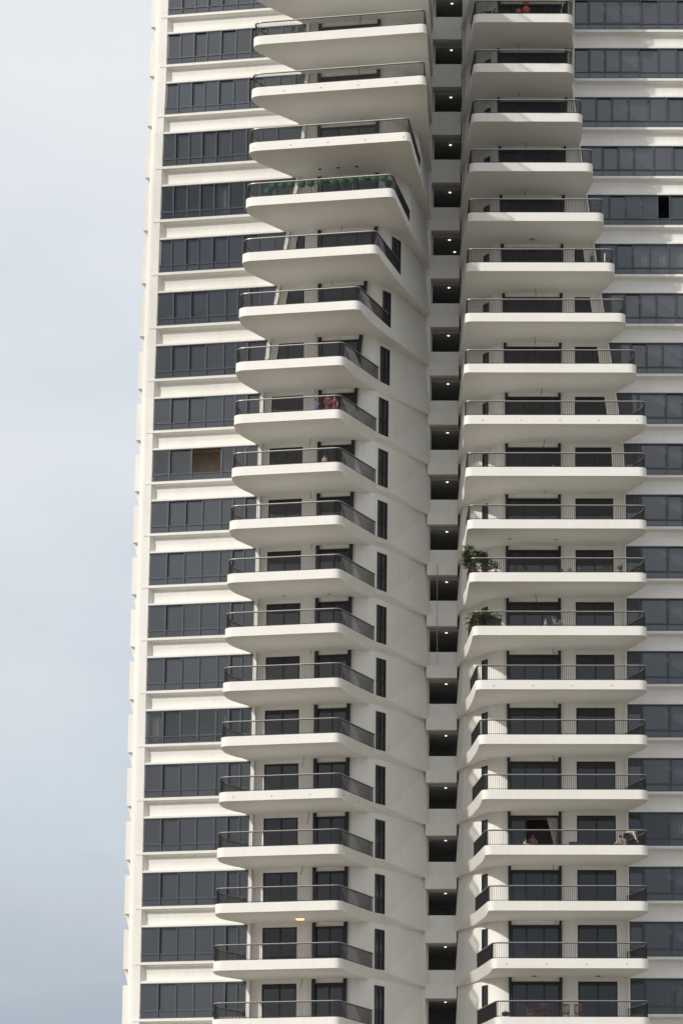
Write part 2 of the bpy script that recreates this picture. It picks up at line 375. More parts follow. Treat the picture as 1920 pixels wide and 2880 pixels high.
rnd = random.Random(3)
for i in FLOORS:
    z = zi(i); zt = zi(i-1)
    # ---- left wing windows
    xs = winplan_left(i)
    xr = lambda q: PL(q) - .02
    if i == 10: xs = [LWx(i) + .08 + a for a in (0, 1.15, 2.55, 4.46, 5.24, 5.98)]
    xs = [x for x in xs if x < PL(z+2) - .35]
    if len(xs) and PL(z+2)-xs[-1] < .55: xs = xs[:-1]
    xs = xs + [xr]
    n = len(xs)-1
    rec = {0, 2, 4, 6} if i in (2, 3, 6) else {1, 3, 4} if i in (1, 4, 5) else {1, 2, 6} if i < 12 else {1, 5}
    cur = {5: (4,), 15: (0, 4, 5, 6), 9: ()}.get(i, ())
    skip = (2,) if i == 10 else ()
    o, gm = frame_window(fL, xs, z+1.16, zt-.085, z+1.60, rec, 'window', CLEAR if i in (5, 10, 15) else GLASS, FRAME, skip, cur)
    sill, sp = MB(), MB()
    sill_spandrel(sill, facade, fL, LWx(i) - .30, (lambda q: PL(q)+.02), i, .5, 0)
    sill.build('sill', PAINT, o)
    # edge of the pier at the loggia end, lintel
    pier.fbox(fL, lambda q: PL(q)-.02, lambda q: PL(q)+.20, .02, .62, z+.3, zt+.02)
    # ---- left loggia back wall
    a = lambda q: PL(q) + .19
    d1l = lambda q: max(-15.55, PL(q) + .66)
    d1r = -13.44
    has1 = d1l(z+1.5) < d1r - .35
    def W(x0, x1, z0, z1): loggia.fbox(fG, x0, x1, 0, .25, z0, z1)
    dl, dr = DL2L, DL2R
    top = zt + .01
    if has1:
        d1lc = lambda q: min(d1l(q), d1r - .02)
        W(a, d1lc, z+.3, top); W(d1r, dl, z+.3, top); W(d1lc, d1r, z+3.07, top)
        x0 = lambda q: d1lc(q) + .005
        dm, dg = MB(), MB()
        dm.fbox(fG, x0, lambda q: d1lc(q)+.085, .05, .14, z+.42, z+3.07); dm.fbox(fG, d1r-.09, d1r-.004, .05, .14, z+.42, z+3.07)
        dm.fbox(fG, x0, d1r-.004, .05, .14, z+2.99, z+3.068)
        mid = -14.47
        if d1lc(z+2.9) < mid - .3: dm.fbox(fG, mid-.05, mid+.05, .06, .15, z+.42, z+3.0)
        dg.fbox(fG, x0, d1r-.005, .10, .115, z+.42, z+3.06)
        o = dm.build('sliding_door', DARK, T); dg.build('glass', GLASSD, o)
    else:
        W(a, dl, z+.3, top)
    W(dl, dr, z+3.06, top)
    dm, dg, dp = MB(), MB(), MB()
    posts = []
    for q0, q1 in ((0, .26), (None, None)):
        dp = MB(); posts.append(dp)
        if q0 is not None: dp.fbox(fG, lambda q: dl(q)-.02, lambda q: dl(q)+.20, -.16, .16, z+.42, zt-.02)
        else: dp.fbox(fG, lambda q: dr(q)-.20, lambda q: dr(q)+.02, -.16, .16, z+.42, zt-.02)
    dm.fbox(fG, lambda q: dl(q)+.19, lambda q: dr(q)-.19, -.04, .10, z+2.93, z+3.055)
    nm = 2 if dr(z)-dl(z) < 2.8 else 3
    for k in range(1, nm):
        t = k/nm; dm.fbox(fG, lambda q: dl(q)+(dr(q)-dl(q))*t-.045, lambda q: dl(q)+(dr(q)-dl(q))*t+.045, .03, .12, z+.42, z+2.94)
    dm.fbox(fG, lambda q: dl(q)+.195, lambda q: dl(q)+.27, .03, .12, z+.42, z+2.94); dm.fbox(fG, lambda q: dr(q)-.27, lambda q: dr(q)-.195, .03, .12, z+.42, z+2.94)
    dg.fbox(fG, lambda q: dl(q)+.19, lambda q: dr(q)-.19, .075, .09, z+.42, z+2.95)
    o = dm.build('sliding_door', DARK, T); dg.build('glass', GLASSD, o)
    for q in posts: q.build('post', DARK, o)
    # curved column from the door post round to the tall side window
    def colpts(q, e=0.):
        i_ = fi(q); p0 = Vector(fG(dr(q)-.01, 0, q)[:2]); p2 = Vector(W0L(i)); 
        p1 = Vector((p2.x - (p2.x-p0.x)*.30, p0.y + SL*(p2.x-p0.x)*.7 - .0))
        out = []
        for k in range(11):
            t = k/10; v = p0*(1-t)**2 + p1*2*t*(1-t) + p2*t*t; out.append((v.x, v.y, q))
        return out
    loggia.ribbon(colpts(z+.3), colpts(zt+.01), (-.12, .25, 0))
    # tall narrow window
    def fN(u, d, q):
        p = Vector(W0L(i)); r = Vector(W1L(i)); t = (r-p); l = t.length; t /= l; nn = Vector((-t.y, t.x))
        v = p + t*(u*l) + nn*d; return (v.x, v.y, q)
    nm, ng = MB(), MB()
    if i < 6: side_w.fbox(fN, .0, 1, .002, .25, z+.3, zt)
    nm.fbox(fN, 0, .08, -.02, .10, z+.50, z+2.95); nm.fbox(fN, .92, 1, -.02, .10, z+.50, z+2.95); nm.fbox(fN, .08, .92, -.018, .10, z+2.87, z+2.95)
    nm.fbox(fN, .08, .92, -.015, .08, z+1.50, z+1.56); nm.fbox(fN, .47, .53, -.012, .08, z+.5, z+2.9)
    ng.fbox(fN, .04, .96, .03, .045, z+.50, z+2.94)
    if i >= 6: o = nm.build('narrow_window', DARK, T); ng.build('glass', GLASSD, o)
    side_w.fbox(fN, -.02, 1.02, 0, .25, z+2.952, zt+.01); side_w.fbox(fN, 0, 1, .005, .25, z+.3, z+.502); side_w.fbox(fN, 0, 1, .30, .4, z+.3, zt)
    # side wall: foot flush with the slab edge, head set back under the next slab
    e = Vector(EbL(i)); j = Vector(JL) + Vector((.06, 0)); w1 = Vector(W1L(i)); w1t = w1
    dirv = (j-e).normalized(); nrm = Vector((dirv.y, -dirv.x))
    foot0 = e + dirv*max(0, (w1-e).dot(dirv)) + nrm*.012; foot1 = j + nrm*.012 + dirv*.2
    et = Vector(EbL(i-1)); dt = (j-et).normalized(); nt_ = Vector((dt.y, -dt.x))
    head1 = j - nt_*.26 + dt*.2
    side_w.ribbon([(foot0.x, foot0.y, z+.012), (foot1.x, foot1.y, z+.012)], [(w1t.x+.02, w1t.y+.06, zt+.01), (head1.x, head1.y, zt+.01)], (-.25, .15, 0))
    side_w.ribbon([(w1.x-.01, w1.y, z+.3), (foot0.x, foot0.y, z+.3)], [(w1t.x-.02, w1t.y+.01, zt), (w1t.x, w1t.y, zt)], (-.15, .2, 0))
    # ---- right wing
    xs = [lambda q: PR(q)+.01]; x = I(i, [2, 9], [3.38, 6.5])
    steps = [.87, 1.7, 1.05, 1.0, 1.1, 1.05, 1.0, 1.1] if i > 8 else [.95, 1.0, 1.0, 1.25, 1.18, 1.15, 1.0, 1.1, 1.0, 1.0, 1.0]
    if i == 5: steps = [.95, 1.0, .95, .95, .76, 1.0, 1.1, 1.0, 1.0, 1.0]
    cxx = x
    for s_ in steps:
        cxx += s_ + rnd.uniform(-.06, .06)
        if cxx < 14.5: xs.append(cxx)
    xs.append(15.2)
    rec = {0, 4, 6} if i < 3 else {1, 5} if i < 9 else {2, 4}
    cur = {6: (2, 3, 4, 5), 17: (2, 3, 4), 20: (1, 2, 3)}.get(i, ())
    skip = {5: (4,)}.get(i, ())
    o, gm = frame_window(fF, xs, z+1.16, zt-.085, z+1.60, rec, 'window', CLEAR if i in (5, 6, 17, 20) else GLASS, FRAME, skip, cur)
    sill = MB(); sill_spandrel(sill, facadeR, fF, lambda q: PR(q)-.04, 15.4, i, 0, 0); sill.build('sill', PAINT, o)
    pierR.fbox(fF, lambda q: PR(q)-.06, lambda q: PR(q)+.02, .04, .7, z+.3, zt+.02)
    dl, dr = DR2L, DR2R
    def W(x0, x1, z0, z1): loggiaR.fbox(fR, x0, x1, 0, .25, z0, z1)
    dbr = lambda q: min(5.80, PR(q)-.72)
    hasb = dbr(z+1.5) > 3.43 + .35
    if hasb:
        dbc = lambda q: max(dbr(q), 3.46)
        W(dr, 3.43, z+.3, top); W(dbc, lambda q: PR(q)-.05, z+.3, top); W(3.43, dbc, z+3.07, top)
        dm, dg = MB(), MB()
        dm.fbox(fR, 3.434, 3.52, .05, .14, z+.42, z+3.07); dm.fbox(fR, lambda q: dbc(q)-.085, lambda q: dbc(q)-.004, .05, .14, z+.42, z+3.07)
        dm.fbox(fR, 3.52, lambda q: dbc(q)-.09, .052, .14, z+2.99, z+3.068)
        if dbc(z) > 5.0: dm.fbox(fR, 4.57, 4.66, .06, .15, z+.42, z+3.0)
        dg.fbox(fR, 3.436, lambda q: dbc(q)-.005, .10, .115, z+.42, z+3.06)
        o = dm.build('sliding_door', DARK, T); dg.build('glass', GLASSD, o)
    else:
        W(dr, lambda q: PR(q)-.05, z+.3, top)
    W(dl, dr, z+3.06, top)
    dm, dg, dp = MB(), MB(), MB()
    dp2 = MB(); dp.fbox(fR, lambda q: dl(q)-.02, lambda q: dl(q)+.15, -.14, .16, z+.42, zt-.02); dp2.fbox(fR, lambda q: dr(q)-.14, lambda q: dr(q)+.02, -.14, .16, z+.42, zt-.02)
    dm.fbox(fR, lambda q: dl(q)+.14, lambda q: dr(q)-.13, -.03, .10, z+2.94, z+3.055)
    opened = (i == 17)
    for k in (1, 2):
        if opened and k == 2: continue
        t = k/3; dm.fbox(fR, lambda q: dl(q)+(dr(q)-dl(q))*t-.045, lambda q: dl(q)+(dr(q)-dl(q))*t+.045, .03, .12, z+.42, z+2.945)
    dm.fbox(fR, lambda q: dl(q)+.145, lambda q: dl(q)+.22, .03, .12, z+.42, z+2.945); dm.fbox(fR, lambda q: dr(q)-.21, lambda q: dr(q)-.135, .03, .12, z+.42, z+2.945)
    dg.fbox(fR, lambda q: dl(q)+.14, (lambda q: dl(q)+(dr(q)-dl(q))/3) if opened else (lambda q: dr(q)-.13), .075, .09, z+.42, z+2.95)
    o = dm.build('sliding_door', DARK, T); dg.build('glass', GLASSD, o); dp.build('post', DARK, o); dp2.build('post', DARK, o)
    if opened or i == 20:
        cm = MB(); k = len(cm.v); N = 26
        for q in range(N+1):
            t = q/N; d = .22 + .05*math.sin(q*1.3)
            xt = dr(z)-.85 + .72*t; xb = dr(z)-.30 + .17*t
            xm = xb + (xt-xb)*.25
            cm.v += [(xb, RY+d, z+.45), (xm, RY+d, z+1.3), (xt, RY+d, z+2.95)]
        for q in range(N):
            for r_ in (0, 1): cm.f.append((3*q+r_, 3*q+3+r_, 3*q+4+r_, 3*q+1+r_))
        cm.build('curtain', CURT, o)
    def colR(q):
        p0 = Vector((dl(q)+.01, RY)); p2 = Vector(W0R); p1 = Vector((p2.x + (p0.x-p2.x)*.25, RY)); out = []
        for k in range(11):
            t = k/10; v = p0*(1-t)**2 + p1*2*t*(1-t) + p2*t*t; out.append((v.x, v.y, q))
        return out
    loggiaR.ribbon(colR(z+.3), colR(zt+.01), (.1, .25, 0))
    def fM(u, d, q):
        p = Vector(W0R); r = Vector(W1R); t = (r-p); l = t.length; t /= l; nn = Vector((t.y, -t.x))
        v = p + t*(u*l) + nn*d; return (v.x, v.y, q)
    nm, ng = MB(), MB()
    nm.fbox(fM, 0, .10, -.02, .10, z+.50, z+2.95); nm.fbox(fM, .90, 1, -.02, .10, z+.50, z+2.95); nm.fbox(fM, .1, .9, -.018, .10, z+2.87, z+2.95); nm.fbox(fM, .1, .9, -.015, .08, z+1.5, z+1.56)
    ng.fbox(fM, .04, .96, .03, .045, z+.50, z+2.94)
    o = nm.build('narrow_window', DARK, T); ng.build('glass', GLASSD, o)
    side_R.fbox(fM, -.02, 1.02, 0, .25, z+2.952, zt+.01); side_R.fbox(fM, 0, 1, .005, .25, z+.3, z+.502); side_R.fbox(fM, 0, 1, .30, .4, z+.3, zt)
    e = Vector(EbR(i)); et = Vector(EbR(i-1)); j = Vector(JR) + Vector((-.06, 0)); w1 = Vector(W1R)
    dirv = (j-e).normalized(); nrm = Vector((-dirv.y, dirv.x))
    f0 = e.lerp(j, .62) + nrm*.012; f1 = j + nrm*.012 + dirv*.2
    dt = (j-et).normalized(); n2 = Vector((-dt.y, dt.x)); h0 = et.lerp(j, .62) - n2*.20; h1 = j - n2*.22 + dt*.2
    side_R.ribbon([(w1.x, w1.y, z+.012), (f0.x, f0.y, z+.012), (f1.x, f1.y, z+.012)], [(w1.x, w1.y, zt+.01), (h0.x, h0.y, zt+.01), (h1.x, h1.y, zt+.01)], (.25, .15, 0))
    # ---- room behind everything
    inner.prism([fL(LWx(i)+.4, 2.2, z), fL(PL(z)-.2, 2.2, z), (-8.6, FY(i)+1.5, z), (-6.6, 217.5, z), (-6.6, 229, z), (-20, 229, z)],
                [fL(LWx(i-1)+.4, 2.2, zt), fL(PL(zt)-.2, 2.2, zt), (-8.6, FY(i-1)+1.5, zt), (-6.6, 217.5, zt), (-6.6, 229, zt), (-20, 229, zt)])
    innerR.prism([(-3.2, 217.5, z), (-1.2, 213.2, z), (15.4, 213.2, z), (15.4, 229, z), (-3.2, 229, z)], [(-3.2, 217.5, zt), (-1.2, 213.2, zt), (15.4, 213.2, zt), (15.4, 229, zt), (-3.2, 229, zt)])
    # floor plates of the rooms
    inner.prism([fL(LWx(i)+.3, .5, z+.1), fL(PL(z), .9, z+.1), (-8.6, FY(i)+.7, z+.1), (-8.6, 229, z+.1), (-20, 229, z+.1)], [fL(LWx(i)+.3, .5, z+.5), fL(PL(z), .9, z+.5), (-8.6, FY(i)+.7, z+.5), (-8.6, 229, z+.5), (-20, 229, z+.5)])
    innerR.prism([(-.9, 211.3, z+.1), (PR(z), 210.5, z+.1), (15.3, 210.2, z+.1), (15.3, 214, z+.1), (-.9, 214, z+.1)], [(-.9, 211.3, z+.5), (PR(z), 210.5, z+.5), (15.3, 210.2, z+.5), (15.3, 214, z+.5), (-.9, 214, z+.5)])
    # ---- corner pier and side facade at the far left
    def corner(q, o=0.):
        i_ = fi(q); x = LWx(i_); c = [(x+.10, fL(x+.10, .03, q)[1], 0), (x-.72, fL(x-.72, .03, q)[1], .5), (x-.62, fL(x-.72, .03, q)[1]+2.6, 0)]
        return [(p.x, p.y, q) for p in rounded(c, 8)]
    corner_p.ribbon(corner(z), corner(zt), (.25, .3, 0))
    corner_p.fbox(fL, lambda q: LWx(fi(q))-.12, lambda q: LWx(fi(q))+.075, .03, .5, z, zt)
    for (za, zb, o0, o1, yo) in ((z+.90, zt-.05, .40, .40, .35), (z-.05, z+.90, .10, .36, .62)):
        def bx(q, o):
            i_ = fi(q); x = LWx(i_); y = fL(x, .9, q)[1]
            return [(x-.68-o, y+yo, q), (x-.4, y+yo, q), (x+.3, y+6, q), (x-.25-o, y+6, q)]
        endw.prism(bx(za, o0), bx(zb, o1))
    # ---- core: beam, parapet, corridor
    core.box(JL[0]+.03, JR[0]-.03, 214.84, 215.5, z+2.62, z+3.40)
    core.box(JL[0], JL[0]+.21, 215.75, 216.05, z+1.0, z+2.66)
    core.box(JL[0]+.03, JR[0]-.03, 215.25, 215.45, z+.1, z+1.04)
core.box(JL[0]-1.2, JL[0]+.02, 214.78, 217, -ZB, zi(-1)); core.box(JR[0]-.02, JR[0]+1.2, 214.78, 217, -ZB, zi(-1))
for q in (loggia, loggiaR): q.build('balcony_back_wall', PAINT, T)
for q in (side_w, side_R): q.build('side_wall', PAINT, T)
for q in (facade, facadeR): q.build('spandrel_wall', PAINT, T)
for q in (pier, pierR): q.build('pier', PAINT, T)
corner_p.build('corner_pier', PAINT, T); innerR.build('inner_wall', plain('dim_room_plaster', (.10, .085, .075), .85, 0, .1, 2), T)  # right rooms' gloom is put into this darker copy of the plaster colour
core.build('core_wall', PAINT, T); endw.build('end_facade', PAINT, T); inner.build('inner_wall', INNER, T)
# corridors behind the core openings
for i in FLOORS:
    z = zi(i); m = MB()
    x0, x1 = JL[0]+.02, JR[0]-.02
    m.box(x0+.01, x1-.01, 215.5, 216.25, z+2.70, z+2.78); m.box(x0-.25, x1+1.6, 216.25, 224, z+2.62, z+2.72)
    m.box(x0-.2, x1+1.6, 215.45, 224, z+0, z+.06)
    a = m.build('corridor_ceiling', CEIL, T)
    k = MB(); k.box(x0-.5, x1+1.6, 222, 222.2, z+.06, z+2.62); k.box(x0-.5, x0-.3, 217.2, 222, z+.06, z+2.62); k.box(x1+.3, x1+.5, 217.2, 222, z+.06, z+2.62); k.box(x0-.2, x0+.16, 217.2, 217.5, z+.06, z+2.3)
    k.build('corridor_wall', CWALL, a)
    l = MB(); l.tube([(-4.62, 216.75, z+2.585), (-4.62, 216.75, z+2.615)], .072, 12); l.build('ceiling_light', LAMPW, a)
    if i == 5: l = MB(); l.tube([(-4.32, 219.2, z+2.585), (-4.32, 219.2, z+2.615)], .072, 12); l.build('ceiling_light', LAMPW, a)

# wings below the picture, down to the ground, and the storeys above it
low = MB()
lo = lambda zz: [fL(-23.6, .3, zz), fL(-16.3, .3, zz), (-8.8, 210.9, zz), (-5.9, 215, zz), (-5.9, 229, zz), (-20, 229, zz)]
zb = zi(20)+.02
low.prism([(p[0], p[1], -ZB) for p in lo(0)], [(p[0], p[1], zb) for p in lo(0)])
low.prism([(x, y, -ZB) for x, y in ((-3.9, 215), (-2.2, 211), (-.7, 210.2), (15.4, 209.9), (15.4, 229), (-3.9, 229))], [(x, y, zb) for x, y in ((-3.9, 215), (-2.2, 211), (-.7, 210.2), (15.4, 209.9), (15.4, 229), (-3.9, 229))])
zt = zi(-1)+.02; hi = zi(-3)
lo2 = [fL(-23.2, .3, zt), fL(-13.3, .3, zt), (-8.8, 205.4, zt), (-6.0, 207.3, zt), (-5.8, 229, zt), (-20, 229, zt)]
low.prism([(p[0], p[1], zt) for p in lo2], [(p[0], p[1], hi) for p in lo2])
low.prism([(x, y, zt) for x, y in ((-3.9, 215), (-2.2, 211), (-.7, 210.2), (15.4, 209.9), (15.4, 229), (-3.9, 229))], [(x, y, hi) for x, y in ((-3.9, 215), (-2.2, 211), (-.7, 210.2), (15.4, 209.9), (15.4, 229), (-3.9, 229))])
low.box(-6.2, -3.5, 222, 229, -ZB, hi)
low.build('outlying_storey_wall', PAINT, T)

# ================================================================ things on the balconies
def at(x, y, i, zr=0.): return warp((x, y, zi(i)+zr))
FL = .40                                          # balcony floor above the slab soffit

# ---- small fixed fittings of the slabs: hanging flex, recessed spots, the lit lamp
WL = [(1, -10.04, 204.55, 0.48), (2, -10.11, 204.99, 0.33), (3, -9.94, 204.87, 0.47), (5, -11.08, 206.44, 0.3), (6, -11.74, 207.53, 0.23), (7, -12.63, 208.07, 0.46), (8, -12.69, 209.09, 0.5), (9, -12.9, 208.78, 0.57), (10, -12.84, 209.18, 0.43), (11, -12.76, 209.49, 0.36), (13, -12.74, 209.66, 0.29), (15, -13.07, 209.68, 0.61), (16, -12.71, 209.64, 0.82), (17, -13.11, 210.14, 0.47), (19, -13.09, 210.6, 0.6)]
WR = [(1, -0.19, 209.0, 0.56), (2, -0.1, 209.11, 0.31), (3, 0.26, 209.13, 0.36), (4, 0.32, 208.95, 0.45), (6, 0.96, 208.92, 0.51), (7, 0.92, 208.69, 0.53), (8, 1.36, 208.96, 0.3), (9, 1.52, 208.89, 0.59), (10, 1.56, 208.87, 0.32), (12, 0.96, 208.67, 0.47), (13, 1.99, 209.39, 0.26), (14, 2.11, 208.95, 0.35), (15, 2.01, 209.24, 0.3), (17, 1.98, 209.6, 0.92), (18, 2.1, 209.7, 0.2)]
for sd_, lst in (('L', WL), ('R', WR)):
    for i, x, y, l in lst:
        m = MB(); z = zi(i); q = random.uniform(-.10, .10)
        m.tube([(x, y, z+.02), (x+.01, y, z-l*.35), (x+q*.6, y, z-l*.75), (x+q*1.2-.02, y, z-l)], .016, 5)
        if random.random() < .35: m.ball((x+q*1.2-.02, y, z-l), .035)
        m.build('wire', WIRE, balconies[sd_, i][0])
def disc(b, x, y, i, r, m, name):
    k = MB(); k.tube([(x, y, zi(i)-.03), (x, y, zi(i)+.02)], r, 14); k.build(name, m, b)
for x, y in ((-12.44, 205.2), (-11.28, 204.92), (-10.13, 204.67)): disc(balconies['L', 4][0], x, y, 4, .11, DARK, 'recessed_spot')
for x, y in ((-14.41, 209.44), (-11.63, 208.86)): disc(balconies['L', 12][0], x, y, 12, .09, PLUG, 'recessed_spot')
for x, y in ((-.61, 208.12), (2.21, 208.24)): disc(balconies['R', 11][0], x, y, 11, .12, PLUG, 'recessed_spot')
for x, y in ((4.61, 209.3), (.82, 209.3)): disc(balconies['R', 19][0], x, y, 19, .16, DARK, 'recessed_spot')
disc(balconies['R', 5][0], .73, 209.0, 5, .2, PLUG, 'ceiling_vent')
k = MB(); z = zi(18)
k.box(-13.42, -12.86, 208.7, 209.26, z-.03, z+.02); fr = k.build('ceiling_lamp', STEEL, balconies['L', 18][0])
k = MB(); k.prism([(-13.34, 208.78, z-.10), (-12.94, 208.78, z-.10), (-12.94, 209.18, z-.10), (-13.34, 209.18, z-.10)], [(-13.4, 208.72, z-.03), (-12.88, 208.72, z-.03), (-12.88, 209.24, z-.03), (-13.4, 209.24, z-.03)]); k.build('diffuser', LAMPO, fr)
for sd_, lst in (('R', (9, 14, 19)), ('L', (3, 4, 16))):     # weep spouts in the slab edge
    for i in lst:
        b, rp = balconies[sd_, i]; pth = (slabL if sd_ == 'L' else slabR)(i); k = MB()
        for p, t in walk(pth, 2.35, 6.2):
            if p.y > 206.4 and sd_ == 'R': continue
            n = Vector((t.y, -t.x)); n = n if n.y < 0 else -n
            k.tube([(p.x-n.x*.03, p.y-n.y*.03, zi(i)+.24), (p.x+n.x*.03, p.y+n.y*.03, zi(i)+.235)], .035, 7)
        k.build('drain_spout', PLUG, b)
k = MB(); k.tube([(-5.16, 214.70, zi(11)-.05), (-5.165, 214.72, zi(12)+.4), (-5.15, 214.74, zi(12)-1.2), (-5.14, 214.72, zi(13)+.12)], .018, 5)
tag(k.build('hanging_cable', STEEL), 'thin pale cable hanging straight down across two corridor openings', 'cable')

# ---- people
SKIN = plain('skin_tan', (.38, .22, .15), .6); HAIR = plain('black_hair', (.012, .010, .010), .55)
REDC = plain('red_patterned_cloth', (.15, .032, .040), .85, 0, .85, 20); BLUEC = plain('light_blue_cloth', (.16, .27, .50), .85, 0, .15, 14)
WHITEC = plain('off_white_cloth', (.62, .57, .50), .85, 0, .08, 9); NAVY = plain('navy_trouser_cloth', (.02, .024, .035), .85)
PINKC = plain('mauve_pink_cloth', (.42, .22, .30), .85); GREENC = plain('green_cloth', (.05, .28, .17), .85); BROWNC = plain('tan_cloth', (.45, .33, .24), .85)
BJ = {'pel': ((0, 0, .90), .115), 'spi': ((0, .01, 1.08), .105), 'che': ((0, .01, 1.27), .12), 'nec': ((0, .0, 1.41), .052), 'hd0': ((0, -.015, 1.48), .075), 'hd1': ((0, -.02, 1.56), .088), 'hd2': ((0, -.01, 1.62), .06), 'nos': ((0, -.115, 1.535), .016),
      'hiL': ((.09, 0, .86), .09), 'knL': ((.10, -.015, .47), .058), 'anL': ((.10, .02, .08), .042), 'toL': ((.11, -.13, .03), .034),
      'hiR': ((-.09, 0, .86), .09), 'knR': ((-.10, -.015, .47), .058), 'anR': ((-.10, .02, .08), .042), 'toR': ((-.11, -.13, .03), .034),
      'shL': ((.165, .01, 1.34), .06), 'elL': ((.22, .02, 1.08), .042), 'wrL': ((.20, -.10, .88), .03), 'paL': ((.195, -.13, .81), .034),
      'shR': ((-.165, .01, 1.34), .06), 'elR': ((-.22, .02, 1.08), .042), 'wrR': ((-.20, -.10, .88), .03), 'paR': ((-.195, -.13, .81), .034)}
BE = [('pel', 'spi'), ('spi', 'che'), ('che', 'nec'), ('nec', 'hd0'), ('hd0', 'hd1'), ('hd1', 'hd2'), ('hd1', 'nos')] + [e for s in 'LR' for e in (('pel', 'hi'+s), ('hi'+s, 'kn'+s), ('kn'+s, 'an'+s), ('an'+s, 'to'+s), ('che', 'sh'+s), ('sh'+s, 'el'+s), ('el'+s, 'wr'+s), ('wr'+s, 'pa'+s))]
def skinmesh(name, pts, edges, m, parent, root, lv=1):
    me = bpy.data.meshes.new(name); keys = list(pts)
    me.from_pydata([pts[k][0] for k in keys], [(keys.index(a), keys.index(b)) for a, b in edges], [])
    o = bpy.data.objects.new(name, me); COL.objects.link(o)
    md = o.modifiers.new('s', 'SKIN'); 
    for k, v in zip(keys, me.skin_vertices[0].data):
        r = pts[k][1]; v.radius = (r, r) if not isinstance(r, tuple) else r; v.use_root = (k == root)
    sb = o.modifiers.new('d', 'SUBSURF'); sb.levels = lv; sb.render_levels = lv
    dg = bpy.context.evaluated_depsgraph_get(); dg.update()
    nm = bpy.data.meshes.new_from_object(o.evaluated_get(dg)); o.modifiers.clear(); o.data = nm; bpy.data.meshes.remove(me); nm.name = name
    for p in nm.polygons: p.use_smooth = True
    nm.materials.clear(); nm.materials.append(m)
    if parent is not None: o.parent = parent
    return o
def person(loc, rz, label, pose=None, scale=1., top=REDC, low=REDC, skirt=False, hair='short', group=None, sleeves=True):
    pts = {k: (Vector(p), r) for k, (p, r) in BJ.items()}
    for k, p in (pose or {}).items(): pts[k] = (Vector(p), pts[k][1])
    edges = list(BE)
    for s, sg in (('L', 1), ('R', -1)):                 # palm with five fingers of unequal length, thumb from its side
        w, p = pts['wr'+s][0], pts['pa'+s][0]; d = (p-w).normalized(); sidev = d.cross(Vector((0, 1, 0)) if abs(d.y) < .8 else Vector((0, 0, 1))).normalized(); dn = d.cross(sidev)
        for q, (o_, l) in enumerate(((-.027, .062), (-.009, .074), (.010, .070), (.027, .055))):
            a = f'f{s}{q}'; b = f'g{s}{q}'
            pts[a] = (p + sidev*o_ + d*.045, .009); pts[b] = (p + sidev*o_*1.15 + d*(.045+l*.6) + dn*.02, .0075); edges += [('pa'+s, a), (a, b)]
        pts['t'+s] = (p + sidev*.046 - d*.005 + dn*.012, .010); pts['u'+s] = (p + sidev*.058 + d*.04 + dn*.02, .008); edges += [('pa'+s, 't'+s), ('t'+s, 'u'+s)]
    r = skinmesh('person', pts, edges, SKIN, None, 'pel')
    def sub(keys, grow, cut=None):
        P = {k: (pts[k][0].copy(), pts[k][1]+grow) for k in keys}
        for k, (o_, t) in (cut or {}).items(): P[k] = (P[o_][0].lerp(P[k][0], t), P[k][1])
        return P, [e for e in BE if e[0] in P and e[1] in P]
    tk = ['pel', 'spi', 'che', 'shL', 'shR', 'elL', 'elR'] + (['wrL', 'wrR'] if sleeves else [])
    P, E_ = sub(tk, .022, None if sleeves else {'elL': ('shL', .55), 'elR': ('shR', .55)}); skinmesh('shirt', P, E_, top, r, 'pel')
    if skirt:
        m = MB(); a = pts['pel'][0]; n = 14
        for h, rr in ((.14, .135), (0, .165), (-.25, .20), (-.50, .235)):
            for q in range(n):
                ph = 2*math.pi*q/n; w_ = rr*(1+.06*math.sin(q*2.7+h*5)); m.v.append((a.x+w_*math.cos(ph), a.y+w_*.85*math.sin(ph), a.z+h))
        for l in range(3): m.f += [(l*n+q, l*n+(q+1) % n, (l+1)*n+(q+1) % n, (l+1)*n+q) for q in range(n)]
        o = m.build('skirt', low, None, W=False, smooth=True); o.parent = r
    else:
        P, E_ = sub(['pel', 'hiL', 'knL', 'anL', 'hiR', 'knR', 'anR'], .020, {'anL': ('knL', .92), 'anR': ('knR', .92)}); skinmesh('trousers', P, E_, low, r, 'pel')
    hd = pts['hd1'][0]; up = (pts['hd2'][0]-pts['hd0'][0]).normalized(); fw = (pts['nos'][0]-hd).normalized()
    m = MB(); m.ball(hd + up*.035 - fw*.025, .104, 10, 8, (.95, 1, .95)); 
    if hair == 'long':
        m.ball(hd - fw*.06 - up*.10, .085, 8, 6, (1.05, .7, 1.5)); m.ball(hd - fw*.05 - up*.24, .07, 8, 6, (1.05, .6, 1.6))
    o = m.build('hair', HAIR, None, W=False, smooth=True); o.parent = r
    m = MB(); sx_ = fw.cross(up).normalized()
    for s_ in (1, -1): m.ball(hd + fw*.083 + sx_*.032*s_ + up*.01, .012, 6, 5)
    o = m.build('eyes', HAIR, None, W=False); o.parent = r
    m = MB(); m.ball(hd + fw*.082 - up*.055, .016, 6, 4, (1.6, .7, .5)); o = m.build('lips', REDC, None, W=False); o.parent = r
    m = MB()
    for s_ in (1, -1): m.ball(hd + sx_*.088*s_ - up*.005, .024, 6, 5, (.5, .8, 1.2))
    o = m.build('ears', SKIN, None, W=False); o.parent = r
    r.location = loc; r.rotation_euler = (0, 0, rz); r.scale = (scale,)*3
    return tag(r, label, 'person', group)
hug = {'elL': (.25, -.08, 1.12), 'wrL': (.14, -.24, 1.05), 'paL': (.08, -.27, 1.03), 'elR': (-.25, -.06, 1.12), 'wrR': (-.20, -.22, 1.0), 'paR': (-.18, -.29, 1.0)}
person(at(-11.70, 206.0, 9, FL), .15, 'woman in a red patterned dress standing behind the balcony railing with two children', hug, .97, REDC, REDC, True, 'long')
